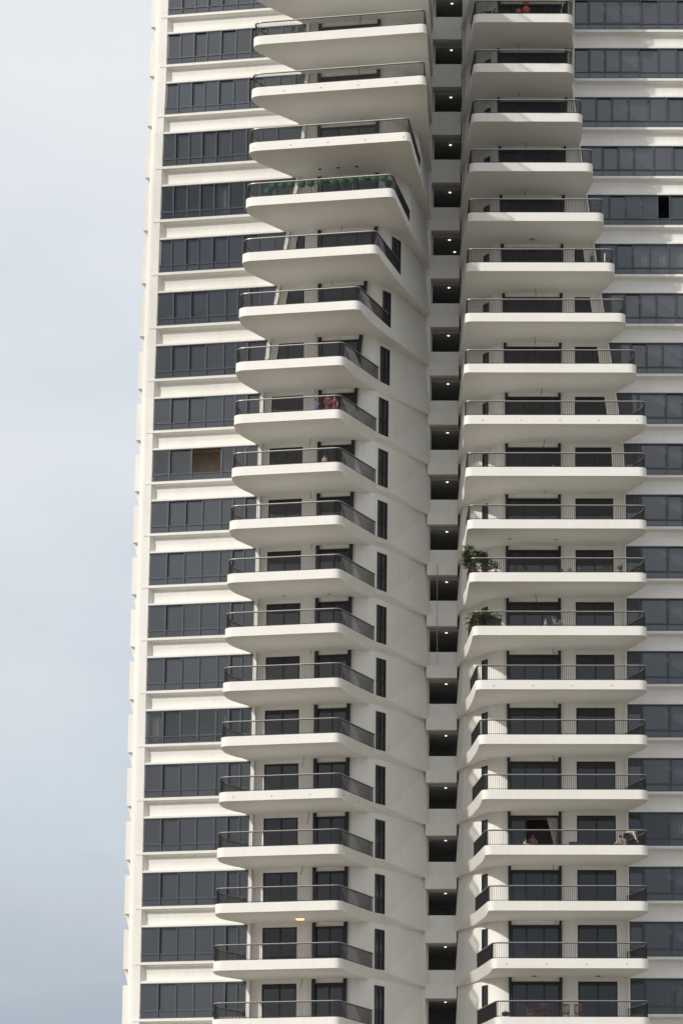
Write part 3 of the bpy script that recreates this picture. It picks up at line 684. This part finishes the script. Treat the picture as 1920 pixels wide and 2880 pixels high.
person(at(-11.28, 205.8, 9, FL), -.3, 'taller child in red clothes standing close at the side of the woman in red', {'elR': (-.24, -.10, 1.15), 'wrR': (-.16, -.25, 1.18), 'paR': (-.12, -.30, 1.2)}, .86, REDC, REDC, True, 'short', None, False)
person(at(-12.46, 205.9, 9, FL), .5, 'little girl in a light blue dress with long black hair at the railing', {'elL': (.24, -.1, 1.16), 'wrL': (.2, -.26, 1.2), 'paL': (.19, -.31, 1.22)}, .78, BLUEC, BLUEC, True, 'long', None, False)
person(at(-11.84, 205.9, 10, FL), .1, 'small child in orange peeping over the balcony edge by the wide door', None, .60, BROWNC, REDC, False, 'short')
sit = {'pel': (0, 0, .16), 'spi': (0, .03, .34), 'che': (0, .02, .52), 'nec': (0, -.01, .66), 'hd0': (0, -.03, .73), 'hd1': (0, -.035, .81), 'hd2': (0, -.03, .87), 'nos': (0, -.13, .785), 'hiL': (.10, -.03, .14), 'knL': (.15, -.30, .42), 'anL': (.13, -.48, .08), 'toL': (.14, -.62, .04), 'hiR': (-.10, -.03, .14), 'knR': (-.16, -.28, .40), 'anR': (-.13, -.46, .08), 'toR': (-.14, -.60, .04),
       'shL': (.165, .01, .59), 'elL': (.24, -.14, .42), 'wrL': (.17, -.30, .46), 'paL': (.14, -.36, .47), 'shR': (-.165, .01, .59), 'elR': (-.24, -.12, .42), 'wrR': (-.17, -.28, .44), 'paR': (-.14, -.34, .46)}
sit_hi = {k: (p[0], p[1], p[2]+.28) for k, p in sit.items()}
for k_ in ('anL', 'toL', 'anR', 'toR'): sit_hi[k_] = sit[k_]
person(at(2.05, 208.6, 10, FL), .6, 'person in a white top crouching by the open glass door', sit_hi, 1., WHITEC, NAVY, False, 'short')
bend = {'pel': (0, 0, .88), 'spi': (.15, 0, 1.03), 'che': (.33, 0, 1.10), 'nec': (.47, 0, 1.08), 'hd0': (.53, 0, 1.06), 'hd1': (.60, 0, 1.02), 'hd2': (.66, 0, 1.02), 'nos': (.62, 0, .91), 'hiL': (.02, -.09, .84), 'knL': (.10, -.11, .46), 'anL': (-.02, -.11, .08), 'toL': (.13, -.12, .03), 'hiR': (.0, .09, .84), 'knR': (.16, .10, .46), 'anR': (.06, .11, .08), 'toR': (.21, .12, .03),
        'shL': (.36, -.17, 1.05), 'elL': (.46, -.19, .80), 'wrL': (.54, -.13, .58), 'paL': (.58, -.11, .52), 'shR': (.36, .17, 1.05), 'elR': (.50, .18, .82), 'wrR': (.58, .10, .60), 'paR': (.62, .08, .54)}
person(at(6.28, 206.75, 17, FL), 0, 'worker in an off white shirt and dark trousers bending over at the balcony corner', bend, 1.12, WHITEC, NAVY, False, 'short')
kneel = {k: (-p[1]*.9, p[0], p[2]) for k, p in sit.items()}
person(at(5.95, 206.5, 17, FL), 2.6, 'person with a bare tan back crouching low beside the bending worker', kneel, .98, BROWNC, GREENC, False, 'short')
person(at(.31, 206.5, 17, FL), 1.2, 'dark haired child sitting on the balcony floor in front of the open door', sit, .78, WHITEC, BROWNC, False, 'short')
person(at(.76, 210.9, 17, FL), .3, 'person in a mauve pink top standing inside the open balcony door', hug, 1.02, PINKC, PINKC, True, 'long')

# ---- plants
LEAFD = plain('dark_green_leaf', (.055, .12, .042), .55, 0, .35, 6); LEAFM = plain('fresh_green_leaf', (.13, .22, .05), .55, 0, .35, 6); LEAFY = plain('yellow_green_leaf', (.21, .22, .06), .55, 0, .3, 6)
BOXW = plain('topiary_leaf', (.036, .145, .075), .5, 0, .5, 14); POTD = plain('dark_planter', (.03, .03, .032), .6); POTT = plain('terracotta_pot', (.30, .12, .06), .8); STEM = plain('woody_stem', (.16, .11, .07), .8)
def leafquad(m, p, d, l, w_, nrm):
    d = d.normalized(); s_ = d.cross(nrm).normalized()*w_/2; k = len(m.v)
    m.v += [tuple(p), tuple(p+d*l*.45+s_), tuple(p+d*l), tuple(p+d*l*.45-s_)]; m.f.append((k, k+1, k+2, k+3))
def pot(m, r, h):
    n = 14; k = len(m.v)
    for z_, rr in ((0, r*.72), (h*.85, r), (h*.85, r*1.08), (h, r*1.08), (h, r*.92), (h*.9, r*.9)):
        for q in range(n): m.v.append((rr*math.cos(2*math.pi*q/n), rr*math.sin(2*math.pi*q/n), z_))
    for l in range(5): m.f += [(k+l*n+q, k+l*n+(q+1) % n, k+(l+1)*n+(q+1) % n, k+(l+1)*n+q) for q in range(n)]
    m.f += [tuple(k+q for q in reversed(range(n))), tuple(k+5*n+q for q in range(n))]
def palm(name, loc, label, n, length, droop, lf, mats, stem_h, fan=False, potr=.22, seed=1, leaf_l=.26):
    rn = random.Random(seed); e = empty(name, loc, label, 'plant')
    m = MB(); pot(m, potr, potr*1.6); o = m.build('pot', POTD, None, W=False); o.parent = e
    st = MB(); ms = [MB() for _ in mats]
    for q in range(n):
        az = rn.uniform(0, 2*math.pi); h0 = potr*1.4 + rn.uniform(.1, 1)*stem_h; L_ = length*rn.uniform(.5, 1.1); kf = rn.uniform(.1, 1.0); up_ = rn.uniform(.5, 1.25)
        base = Vector((rn.uniform(-.08, .08), rn.uniform(-.08, .08), potr*1.4)); d = Vector((math.cos(az), math.sin(az), 0))
        if fan:
            tip = Vector((base.x, base.y, h0)) + d*L_*.55 + Vector((0, 0, L_*.35*up_)); st.tube([base, Vector((base.x+d.x*.06, base.y+d.y*.06, h0)), tip], .012, 4)
            b_ = rn.randrange(len(mats)); ax = (tip-Vector((base.x, base.y, h0))).normalized(); sv = ax.cross(Vector((0, 0, 1))).normalized()
            for w_ in range(9):
                a_ = (w_-4)/4*1.35; dd_ = ax*math.cos(a_) + sv*math.sin(a_) + Vector((0, 0, -.12-droop*.3)); leafquad(ms[b_], tip, dd_, leaf_l*rn.uniform(.8, 1.15), .07, Vector((0, 0, 1)))
        else:
            pts_ = [base]
            for t in (.25, .5, .75, 1): pts_.append(Vector((base.x, base.y, base.z)) + d*L_*t*(.45+.55*t) + Vector((0, 0, stem_h*rn.uniform(.45, 1.05)*min(1, t*2.2)*kf + L_*(.55*t*up_ - droop*t*t))))
            st.tube(pts_, [.014, .012, .01, .007, .004], 4); b_ = rn.randrange(len(mats))
            for a_, c_ in zip(pts_[1:], pts_[2:]):
                for w_ in range(9):
                    p = a_.lerp(c_, w_/9); ax = (c_-a_).normalized(); sv = ax.cross(Vector((0, 0, 1))).normalized()
                    for s_ in (1, -1): leafquad(ms[b_], p, ax*.7 + sv*s_*.8 + Vector((0, 0, -.15*rn.random())), leaf_l*rn.uniform(.75, 1.1), .045, Vector((0, 0, 1)))
    o = st.build('stem', STEM, None, W=False); o.parent = e
    for m_, mm in zip(ms, mats):
        if m_.v: o = m_.build('frond', mm, None, W=False); o.parent = e
    return e
def shrub(name, loc, label, h, w_, n, mm, seed, group=None, cat='plant', potmat=None, flower=None):
    rn = random.Random(seed); e = empty(name, loc, label, cat, group)
    m = MB(); pot(m, .15, .26); o = m.build('pot', potmat or POTD, None, W=False); o.parent = e
    st, lf, fl = MB(), MB(), MB()
    for q in range(n):
        az = rn.uniform(0, 6.28); r_ = rn.uniform(.1, 1)*w_; tip = Vector((math.cos(az)*r_, math.sin(az)*r_, .26 + h*rn.uniform(.45, 1)))
        b_ = Vector((math.cos(az)*.04, math.sin(az)*.04, .2)); md = b_.lerp(tip, .55) + Vector((0, 0, .06)); st.tube([b_, md, tip], [.009, .007, .004], 4)
        for w in range(10):
            p = md.lerp(tip, w/9*1.02); d = Vector((rn.uniform(-1, 1), rn.uniform(-1, 1), rn.uniform(-.2, .9))); leafquad(lf, p, d, rn.uniform(.08, .15), .05, Vector((rn.uniform(-.4, .4), rn.uniform(-.4, .4), 1)))
        if flower and rn.random() < .6: fl.ball(tip, .035, 6, 4)
    o = st.build('stem', STEM, None, W=False); o.parent = e
    o = lf.build('leaves', mm, None, W=False); o.parent = e
    if fl.v: o = fl.build('flower', flower, None, W=False); o.parent = e
    return e
palm('fan_palm', at(-2.75, 206.45, 12, FL), 'large dark fan palm bursting over the left corner of a planted balcony', 95, .95, .35, 0, [LEAFD, LEAFD, LEAFM], 1.15, True, .28, 3, .44)
palm('fan_palm', at(-2.0, 206.3, 12, FL), 'smaller upright fan palm next to the large dark one', 34, .5, .2, 0, [LEAFD, LEAFM], .65, True, .2, 5, .34)
shrub('leafy_shrub', at(-1.4, 206.2, 12, FL), 'bushy green shrub at the right of the two fan palms', .75, .3, 16, LEAFD, 11)
for k_, (x, h_, w_, n_, mm, lb) in enumerate(((-.3, .45, .22, 10, LEAFD, 'low dark potted plant in front of the wide door post'), (.35, .50, .28, 9, LEAFD, 'thin leaved potted plant in front of the left glass door panel'), (4.55, .42, .26, 8, LEAFM, 'sparse pale potted plant at the left of the taller twiggy one'), (5.2, .50, .3, 10, LEAFD, 'low green potted plant in front of the narrow glass door'), (6.1, .62, .3, 12, LEAFD, 'twiggy green plant by the pier at the balcony end'), (7.0, .6, .2, 9, LEAFM, 'last potted plant inside the rounded right railing corner'))):
    shrub('potted_plant', at(x, 206.15, 12, FL), lb, h_, w_, n_, mm, 20+k_, 'small potted plants along the planted balcony')
PETAL = plain('red_petal', (.45, .05, .03), .7); PETW = plain('white_petal', (.7, .68, .62), .7)
for k_, (x, p, lb) in enumerate(((2.55, PETAL, 'small red flowering pot at the foot of the pier'), (3.0, PETW, 'small white flowering pot left of the narrow door'), (3.5, PETW, 'white flowering pot at the edge of the narrow door'))):
    shrub('flower_pot', at(x, 206.05, 12, FL), lb, .26, .12, 6, LEAFM, 40+k_, 'small flower pots on the planted balcony', 'flower pot', POTT, p)
palm('areca_palm', at(-2.2, 206.8, 13, FL), 'bushy yellow green areca palm at the balcony corner beside a dark planter', 95, 1.1, .5, 0, [LEAFM, LEAFM, LEAFY], .95, False, .26, 8, .30)
m = MB(); x, y = -1.55, 206.2
e = empty('planter_box', at(x, y, 13, FL), 'dark rectangular planter box standing right of the areca palm', 'planter')
for a_ in ((-.45, .45, -.2, -.17), (-.45, .45, .17, .2)): m.box(a_[0], a_[1], a_[2], a_[3], 0, .72)
for a_ in ((-.45, -.42, -.17, .17), (.42, .45, -.17, .17)): m.box(a_[0], a_[1], a_[2], a_[3], 0, .72)
m.box(-.42, .42, -.17, .17, .02, .6); m.box(-.47, .47, -.22, -.2, .62, .74); o = m.build('box', POTD, None, W=False); o.parent = e
# topiary balls
def topiary():
    rn = random.Random(4); e = empty('topiary_tree', (0, 0, 0), 'dark green clipped ball tree in a pot, one of a row behind the railing', 'topiary', 'ball topiaries along one balcony')
    m = MB(); pot(m, .17, .36); o = m.build('pot', POTD, None, W=False); o.parent = e
    m = MB(); m.tube([(0, 0, .3), (.01, 0, .7), (0, 0, 1.1)], .018, 6); o = m.build('stem', STEM, None, W=False); o.parent = e
    m = MB(); m.ball((0, 0, 1.22), .225, 12, 9)
    for q in range(520):
        d = Vector((rn.gauss(0, 1), rn.gauss(0, 1), rn.gauss(0, 1))).normalized(); leafquad(m, Vector((0, 0, 1.22)) + d*.215, (d + Vector((rn.uniform(-1, 1), rn.uniform(-1, 1), rn.uniform(-1, 1)))*.8), .055, .035, d)
    o = m.build('crown', BOXW, None, W=False); o.parent = e
    return e
def dup(root, loc):
    r_ = root.copy(); COL.objects.link(r_); r_.location = loc
    for ch in root.children:
        c = ch.copy(); COL.objects.link(c); c.parent = r_
    return r_
t0_ = topiary(); first = True
for x, y in ((-15.54, 204.64), (-15.16, 203.6), (-14.63, 203.54), (-14.05, 203.37), (-13.39, 203.21), (-12.84, 203.08), (-12.26, 203.02), (-11.43, 202.92), (-10.88, 202.75), (-10.24, 202.54), (-9.65, 202.43), (-8.88, 202.24), (-8.33, 202.17), (-8.07, 203.2)):
    if first: t0_.location = at(x, y, 5, FL); first = False
    else: dup(t0_, at(x, y, 5, FL))

# ---- furniture and odds
WOOD = plain('brown_wood', (.10, .045, .025), .55, 0, .25, 7); CUSHG = plain('grey_cushion_cloth', (.36, .37, .38), .9); CUSHB = plain('beige_cushion_cloth', (.55, .45, .36), .9); CHROME = plain('white_tube', (.65, .65, .66), .4, .3)
e = empty('outdoor_sofa', at(-11.0, 203.75, 5, FL), 'long low garden sofa with grey and beige cushions behind the ball topiaries', 'sofa', None, SL)
m = MB(); m.box(-2, 2, -.35, .35, .05, .30); m.box(-2, 2, .28, .38, .30, .72)
for x in (-2, 1.9): m.box(x, x+.1, -.352, .28, .30, .55)
o = m.build('frame', WOOD, None, W=False); o.parent = e
for q in range(6):
    m = MB(); x = -1.88+q*.63; m.prism([(x, -.33, .30), (x+.6, -.33, .30), (x+.6, .27, .30), (x, .27, .30)], [(x+.03, -.30, .46), (x+.57, -.30, .46), (x+.57, .25, .46), (x+.03, .25, .46)]); m.prism([(x+.02, .06, .46), (x+.58, .06, .46), (x+.58, .24, .46), (x+.02, .24, .46)], [(x+.05, .16, .84), (x+.55, .16, .84), (x+.55, .27, .84), (x+.05, .27, .84)])
    o = m.build('cushion', (CUSHG, CUSHG, CUSHB, CUSHG, CUSHB, CUSHG)[q], None, W=False); o.parent = e
def chair(name, loc, rz, label, mm, group=None, tall=.92):
    e = empty(name, loc, label, 'chair', group, rz)
    for sx_ in (-.2, .2):
        for sy_ in (-.2, .2):
            m = MB(); m.tube([(sx_*1.08, sy_*1.08, 0), (sx_, sy_, .44)], .02, 6); o = m.build('leg', mm, None, W=False); o.parent = e
    m = MB(); m.box(-.24, .24, -.24, .24, .44, .48); o = m.build('seat', mm, None, W=False); o.parent = e
    m = MB()
    for sx_ in (-.22, .20): m.hexa([(sx_, .20, .48), (sx_+.03, .20, .48), (sx_+.03, .235, .48), (sx_, .235, .48), (sx_, .27, tall), (sx_+.03, .27, tall), (sx_+.03, .305, tall), (sx_, .305, tall)])
    m.hexa([(-.22, .262, tall-.09), (.23, .262, tall-.09), (.23, .30, tall-.09), (-.22, .30, tall-.09), (-.22, .275, tall+.01), (.23, .275, tall+.01), (.23, .31, tall+.01), (-.22, .31, tall+.01)])
    for q in range(5):
        x = -.15 + q*.07; m.hexa([(x, .212, .48), (x+.035, .212, .48), (x+.035, .225, .48), (x, .225, .48), (x, .275, tall-.08), (x+.035, .275, tall-.08), (x+.035, .288, tall-.08), (x, .288, tall-.08)])
    o = m.build('backrest', mm, None, W=False); o.parent = e
    m = MB()
    for sx_ in (-.245, .215): m.box(sx_, sx_+.03, -.22, .24, .66, .69); m.box(sx_, sx_+.03, -.22, -.19, .48, .66)
    o = m.build('armrest', mm, None, W=False); o.parent = e
    return e
fy = FL
e = empty('garden_table', at(1.3, 206.9, 20, fy), 'slatted brown wooden table in front of the wide glass door', 'table')
m = MB()
for q in range(7): m.box(-.62, .62, -.42+q*.12, -.42+q*.12+.105, .72, .745)
m.box(-.6, .6, -.38, -.35, .66, .72); m.box(-.6, .6, .33, .36, .66, .72); o = m.build('table_top', WOOD, None, W=False); o.parent = e
for sx_ in (-.55, .5):
    for sy_ in (-.36, .31):
        m = MB(); m.box(sx_, sx_+.05, sy_+.002, sy_+.05, 0, .66); o = m.build('leg', WOOD, None, W=False); o.parent = e
chair('garden_chair', at(.62, 206.7, 20, fy), 1.4, 'brown wooden chair at the left end of the slatted table', WOOD, 'wooden chairs around the table', .98)
chair('garden_chair', at(1.35, 206.3, 20, fy), 3.1, 'brown wooden chair with its slatted back to the railing', WOOD, 'wooden chairs around the table', 1.0)
chair('garden_chair', at(2.6, 206.5, 20, fy), 3.3, 'brown wooden chair by the right door post', WOOD, 'wooden chairs around the table', .98)
chair('garden_chair', at(3.4, 206.5, 20, fy), 2.9, 'dark wooden chair standing alone before the narrow door', WOOD, 'wooden chairs around the table', .98)
e = empty('barbecue_grill', at(-.9, 206.2, 20, fy), 'round black kettle barbecue with domed lid at the left of the balcony', 'barbecue')
m = MB(); m.ball((0, 0, .42), .24, 14, 8, (1, 1, .62)); o = m.build('bowl', WIRE, None, W=False, smooth=True); o.parent = e
m = MB(); m.tube([(-.05, 0, .575), (-.05, 0, .62), (.05, 0, .62), (.05, 0, .575)], .012, 6); o = m.build('handle', WIRE, None, W=False); o.parent = e
for q in range(3):
    a_ = q*2.1; m = MB(); m.tube([(.1*math.cos(a_), .1*math.sin(a_), .33), (.27*math.cos(a_), .27*math.sin(a_), 0)], .012, 5); o = m.build('leg', WIRE, None, W=False); o.parent = e
chair('tube_chair', at(2.3, 206.3, 13, fy), 1.2, 'white framed chair with dark seat before the wide door post', plain('grey_tube', (.22, .22, .23), .5), None, .9)
e = empty('folded_parasol', at(1.55, 206.4, 13, fy), 'grey cone of a folded parasol standing before the glass door', 'parasol')
m = MB(); m.tube([(0, 0, 0), (0, 0, .05)], .2, 14); o = m.build('base', POTD, None, W=False); o.parent = e
m = MB(); m.tube([(0, 0, .05), (0, 0, .1), (0, 0, .5), (0, 0, .78)], [.02, .16, .10, .015], 9); o = m.build('canopy', CUSHG, None, W=False); o.parent = e
e = empty('storage_bench', at(3.43, 206.4, 17, fy), 'low dark blue storage bench standing along the railing', 'bench')
NB = plain('dark_blue_plastic', (.03, .05, .08), .5)
m = MB(); m.box(-.52, .52, -.2, .2, .04, .40); o = m.build('box', NB, None, W=False); o.parent = e
m = MB(); m.box(-.54, .54, -.22, .22, .405, .47); o = m.build('lid', NB, None, W=False); o.parent = e
m = MB()
for x in (-.45, .38): m.box(x, x+.07, -.15, .15, 0, .038)
o = m.build('foot', NB, None, W=False); o.parent = e
m = MB(); m.hexa([(-.35, -.25, 0), (.35, -.25, 0), (.35, .25, 0), (-.35, .25, 0), (-.35, -.25, .03), (.35, -.25, .03), (.35, .25, .03), (-.35, .25, .03)]); m.v = [(x, y, z_+ (.16 + .04*x)) for x, y, z_ in m.v]
m.box(-.33, -.28, -.2, .2, 0, .15); m.box(.28, .33, -.2, .2, 0, .17)
o = m.build('work_board', CHROME, None, W=False); o.location = at(4.65, 206.1, 17, fy); tag(o, 'pale board on low trestles lying to the right of the dark blue bench', 'board')
# lanterns at the top
LANT = plain('orange_red_lantern_paper', (.48, .10, .045), .6, 0, .2, 12)
def lantern(x, y, zr, r_, top, lb):
    e = empty('paper_lantern', at(x, y, 1, zr), lb, 'lantern', 'round orange lanterns on the top right balcony')
    m = MB(); m.ball((0, 0, 0), r_, 16, 10, (1, 1, .92)); 
    o = m.build('shade', LANT, None, W=False, smooth=True); o.parent = e
    m = MB(); m.tube([(0, 0, r_*.86), (0, 0, r_*.98)], r_*.35, 10); m.tube([(0, 0, -r_*.98), (0, 0, -r_*.86)], r_*.35, 10); o = m.build('cap', WOOD, None, W=False); o.parent = e
    m = MB(); m.tube([(0, 0, r_*.9), (0, 0, top)], .01, 4); o = m.build('cord', WIRE, None, W=False); o.parent = e
lantern(.30, 206.15, 1.10, .24, .30, 'orange lantern, lower of the two hung on one cord')
lantern(.30, 206.15, 1.64, .24, 1.66, 'orange lantern, upper of the two hung on one cord')
lantern(-.17, 206.25, 1.02, .19, 2.3, 'smaller dull red lantern at the left of the pair')
palm('dragon_plant', at(-1.9, 206.3, 1, FL), 'dark arching plant at the left end of the top right balcony', 9, .9, .7, 0, [LEAFD], .55, False, .22, 14, .2)
shrub('leafy_shrub', at(-.9, 206.3, 1, FL), 'low dark shrub between the arching plant and the lanterns', .4, .25, 10, LEAFD, 60)
m = MB(); m.tube([(0, 0, 0), (.08, 0, .6), (.16, 0, 1.0)], .016, 6); m.tube([(0, 0, 0), (-.1, .05, .35)], .012, 5); m.ball((.16, 0, 1.0), .03)
o = m.build('walking_stick', CHROME, None, W=False); o.location = at(2.45, 206.0, 1, FL-.02); tag(o, 'slim white stick leaning near the right end of the top balcony', 'stick')
m = MB(); GB = plain('teal_green_board', (.015, .20, .15), .4)
m.hexa([(-.16, -.03, 0), (.16, -.03, 0), (.16, .03, 0), (-.16, .03, 0), (-.14, .30, 2.05), (.05, .30, 2.05), (.05, .36, 2.05), (-.14, .36, 2.05)])
o = m.build('ironing_board', GB, None, W=False); o.location = at(4.55, 209.5, 6, FL); tag(o, 'teal green board leaning upright against the slanted pier', 'board')
m = MB(); m.tube([(0, 0, 0), (0, 0, 1.1)], .022, 6); m.tube([(-.15, 0, .02), (.15, 0, .02)], .018, 6); m.tube([(0, -.15, .02), (0, .15, .02)], .018, 6); m.tube([(-.06, 0, 1.06), (.1, 0, 1.12)], .018, 6)
o = m.build('stand', CHROME, None, W=False); o.location = at(5.25, 206.6, 6, FL); tag(o, 'thin white stand inside the rounded railing corner below the green board storey', 'stand')


# ================================================================ ground, sky, light, camera
g = MB(); g.v = [(-3000, -1500, 0), (3000, -1500, 0), (3000, 6000, 0), (-3000, 6000, 0)]; g.f = [(0, 1, 2, 3)]
go = g.build('ground', plain('dry_earth_ground', (.128, .103, .066), .9, 0, .2, .05), None, W=False); go['kind'] = 'structure'

SUN_AZ, SUN_EL = 51.5, 29.8       # azimuth towards the left, measured from the direction back to the camera
sd = Vector((-math.sin(rad(SUN_AZ))*math.cos(rad(SUN_EL)), -math.cos(rad(SUN_AZ))*math.cos(rad(SUN_EL)), math.sin(rad(SUN_EL))))
sl = bpy.data.lights.new('sun', 'SUN'); sl.energy = 2.95; sl.angle = rad(1.3); sl.color = (1., .945, .86)
so = bpy.data.objects.new('sun', sl); COL.objects.link(so); so.rotation_euler = sd.to_track_quat('Z', 'Y').to_euler(); so.location = (-60, 60, 120)

w = bpy.data.worlds.new('World'); S.world = w; w.use_nodes = True; nt = w.node_tree; L = nt.links.new
bg = nt.nodes['Background']
sky = nd(nt, 'ShaderNodeTexSky', sky_type='NISHITA'); sky.sun_disc = False; sky.sun_elevation = rad(SUN_EL); sky.sun_rotation = math.atan2(sd.x, sd.y)
sky.air_density = 1.5; sky.dust_density = 3.5; sky.ozone_density = 1.0
tc = nd(nt, 'ShaderNodeTexCoord'); sx = nd(nt, 'ShaderNodeSeparateXYZ'); L(tc.outputs['Generated'], sx.inputs[0])
# thin cloud veil: brighter higher up, bluish-grey bank low down, broken by soft noise
mp = nd(nt, 'ShaderNodeMapping'); mp.inputs['Scale'].default_value = (1.0, 1.0, 2.2); L(tc.outputs['Generated'], mp.inputs[0])
n1 = nd(nt, 'ShaderNodeTexNoise'); n1.inputs['Scale'].default_value = 5.5; n1.inputs['Detail'].default_value = 7; n1.inputs['Roughness'].default_value = .56; L(mp.outputs[0], n1.inputs['Vector'])
ad = nd(nt, 'ShaderNodeMath', operation='MULTIPLY_ADD'); ad.inputs[1].default_value = .27; L(n1.outputs['Fac'], ad.inputs[0]); L(sx.outputs['Z'], ad.inputs[2])
rmp = nd(nt, 'ShaderNodeValToRGB'); L(ad.outputs[0], rmp.inputs[0])
cr = rmp.color_ramp
cr.elements[0].position = .145; cr.elements[0].color = (.40, .47, .58, 1)
cr.elements[1].position = .53; cr.elements[1].color = (.97, .99, 1.02, 1)
for p, c in ((.218, (.47, .54, .64)), (.278, (.60, .66, .75)), (.338, (.70, .77, .85)), (.43, (.86, .90, .95))):
    e = cr.elements.new(p); e.color = (*c, 1)
sc = nd(nt, 'ShaderNodeVectorMath', operation='SCALE'); sc.inputs["Scale"].default_value = 9.6; L(rmp.outputs[0], sc.inputs[0])
mx = nd(nt, 'ShaderNodeMix', data_type='RGBA'); mx.inputs[0].default_value = .85; L(sky.outputs[0], mx.inputs[6]); L(sc.outputs[0], mx.inputs[7])
L(mx.outputs[2], bg.inputs[0]); bg.inputs[1].default_value = .1

cam = bpy.data.cameras.new('camera'); co = bpy.data.objects.new('camera', cam); COL.objects.link(co); S.camera = co
f, cx, p, r, ch = 9863.947, 1460.706, .25105, .00098, -25.168
cam.sensor_fit = 'HORIZONTAL'; cam.sensor_width = 36; cam.lens = f/1920*36; cam.shift_x = (960-cx)/1920; cam.clip_end = 12000; cam.clip_start = 1
F = Vector((0, math.cos(p), math.sin(p))); U0 = Vector((0, -math.sin(p), math.cos(p))); R0 = Vector((1, 0, 0))
Rt = R0*math.cos(r) + U0*math.sin(r); U = -R0*math.sin(r) + U0*math.cos(r)
Mx = Matrix((Rt, U, -F)).transposed().to_4x4(); Mx.translation = (0, 0, ch + ZB); co.matrix_world = Mx
S.view_settings.view_transform = 'Standard'; S.view_settings.look = 'None'; S.view_settings.exposure = 0; S.view_settings.gamma = 1
S.cycles.max_bounces = 6; S.cycles.diffuse_bounces = 4; S.cycles.glossy_bounces = 3; S.cycles.transparent_max_bounces = 8
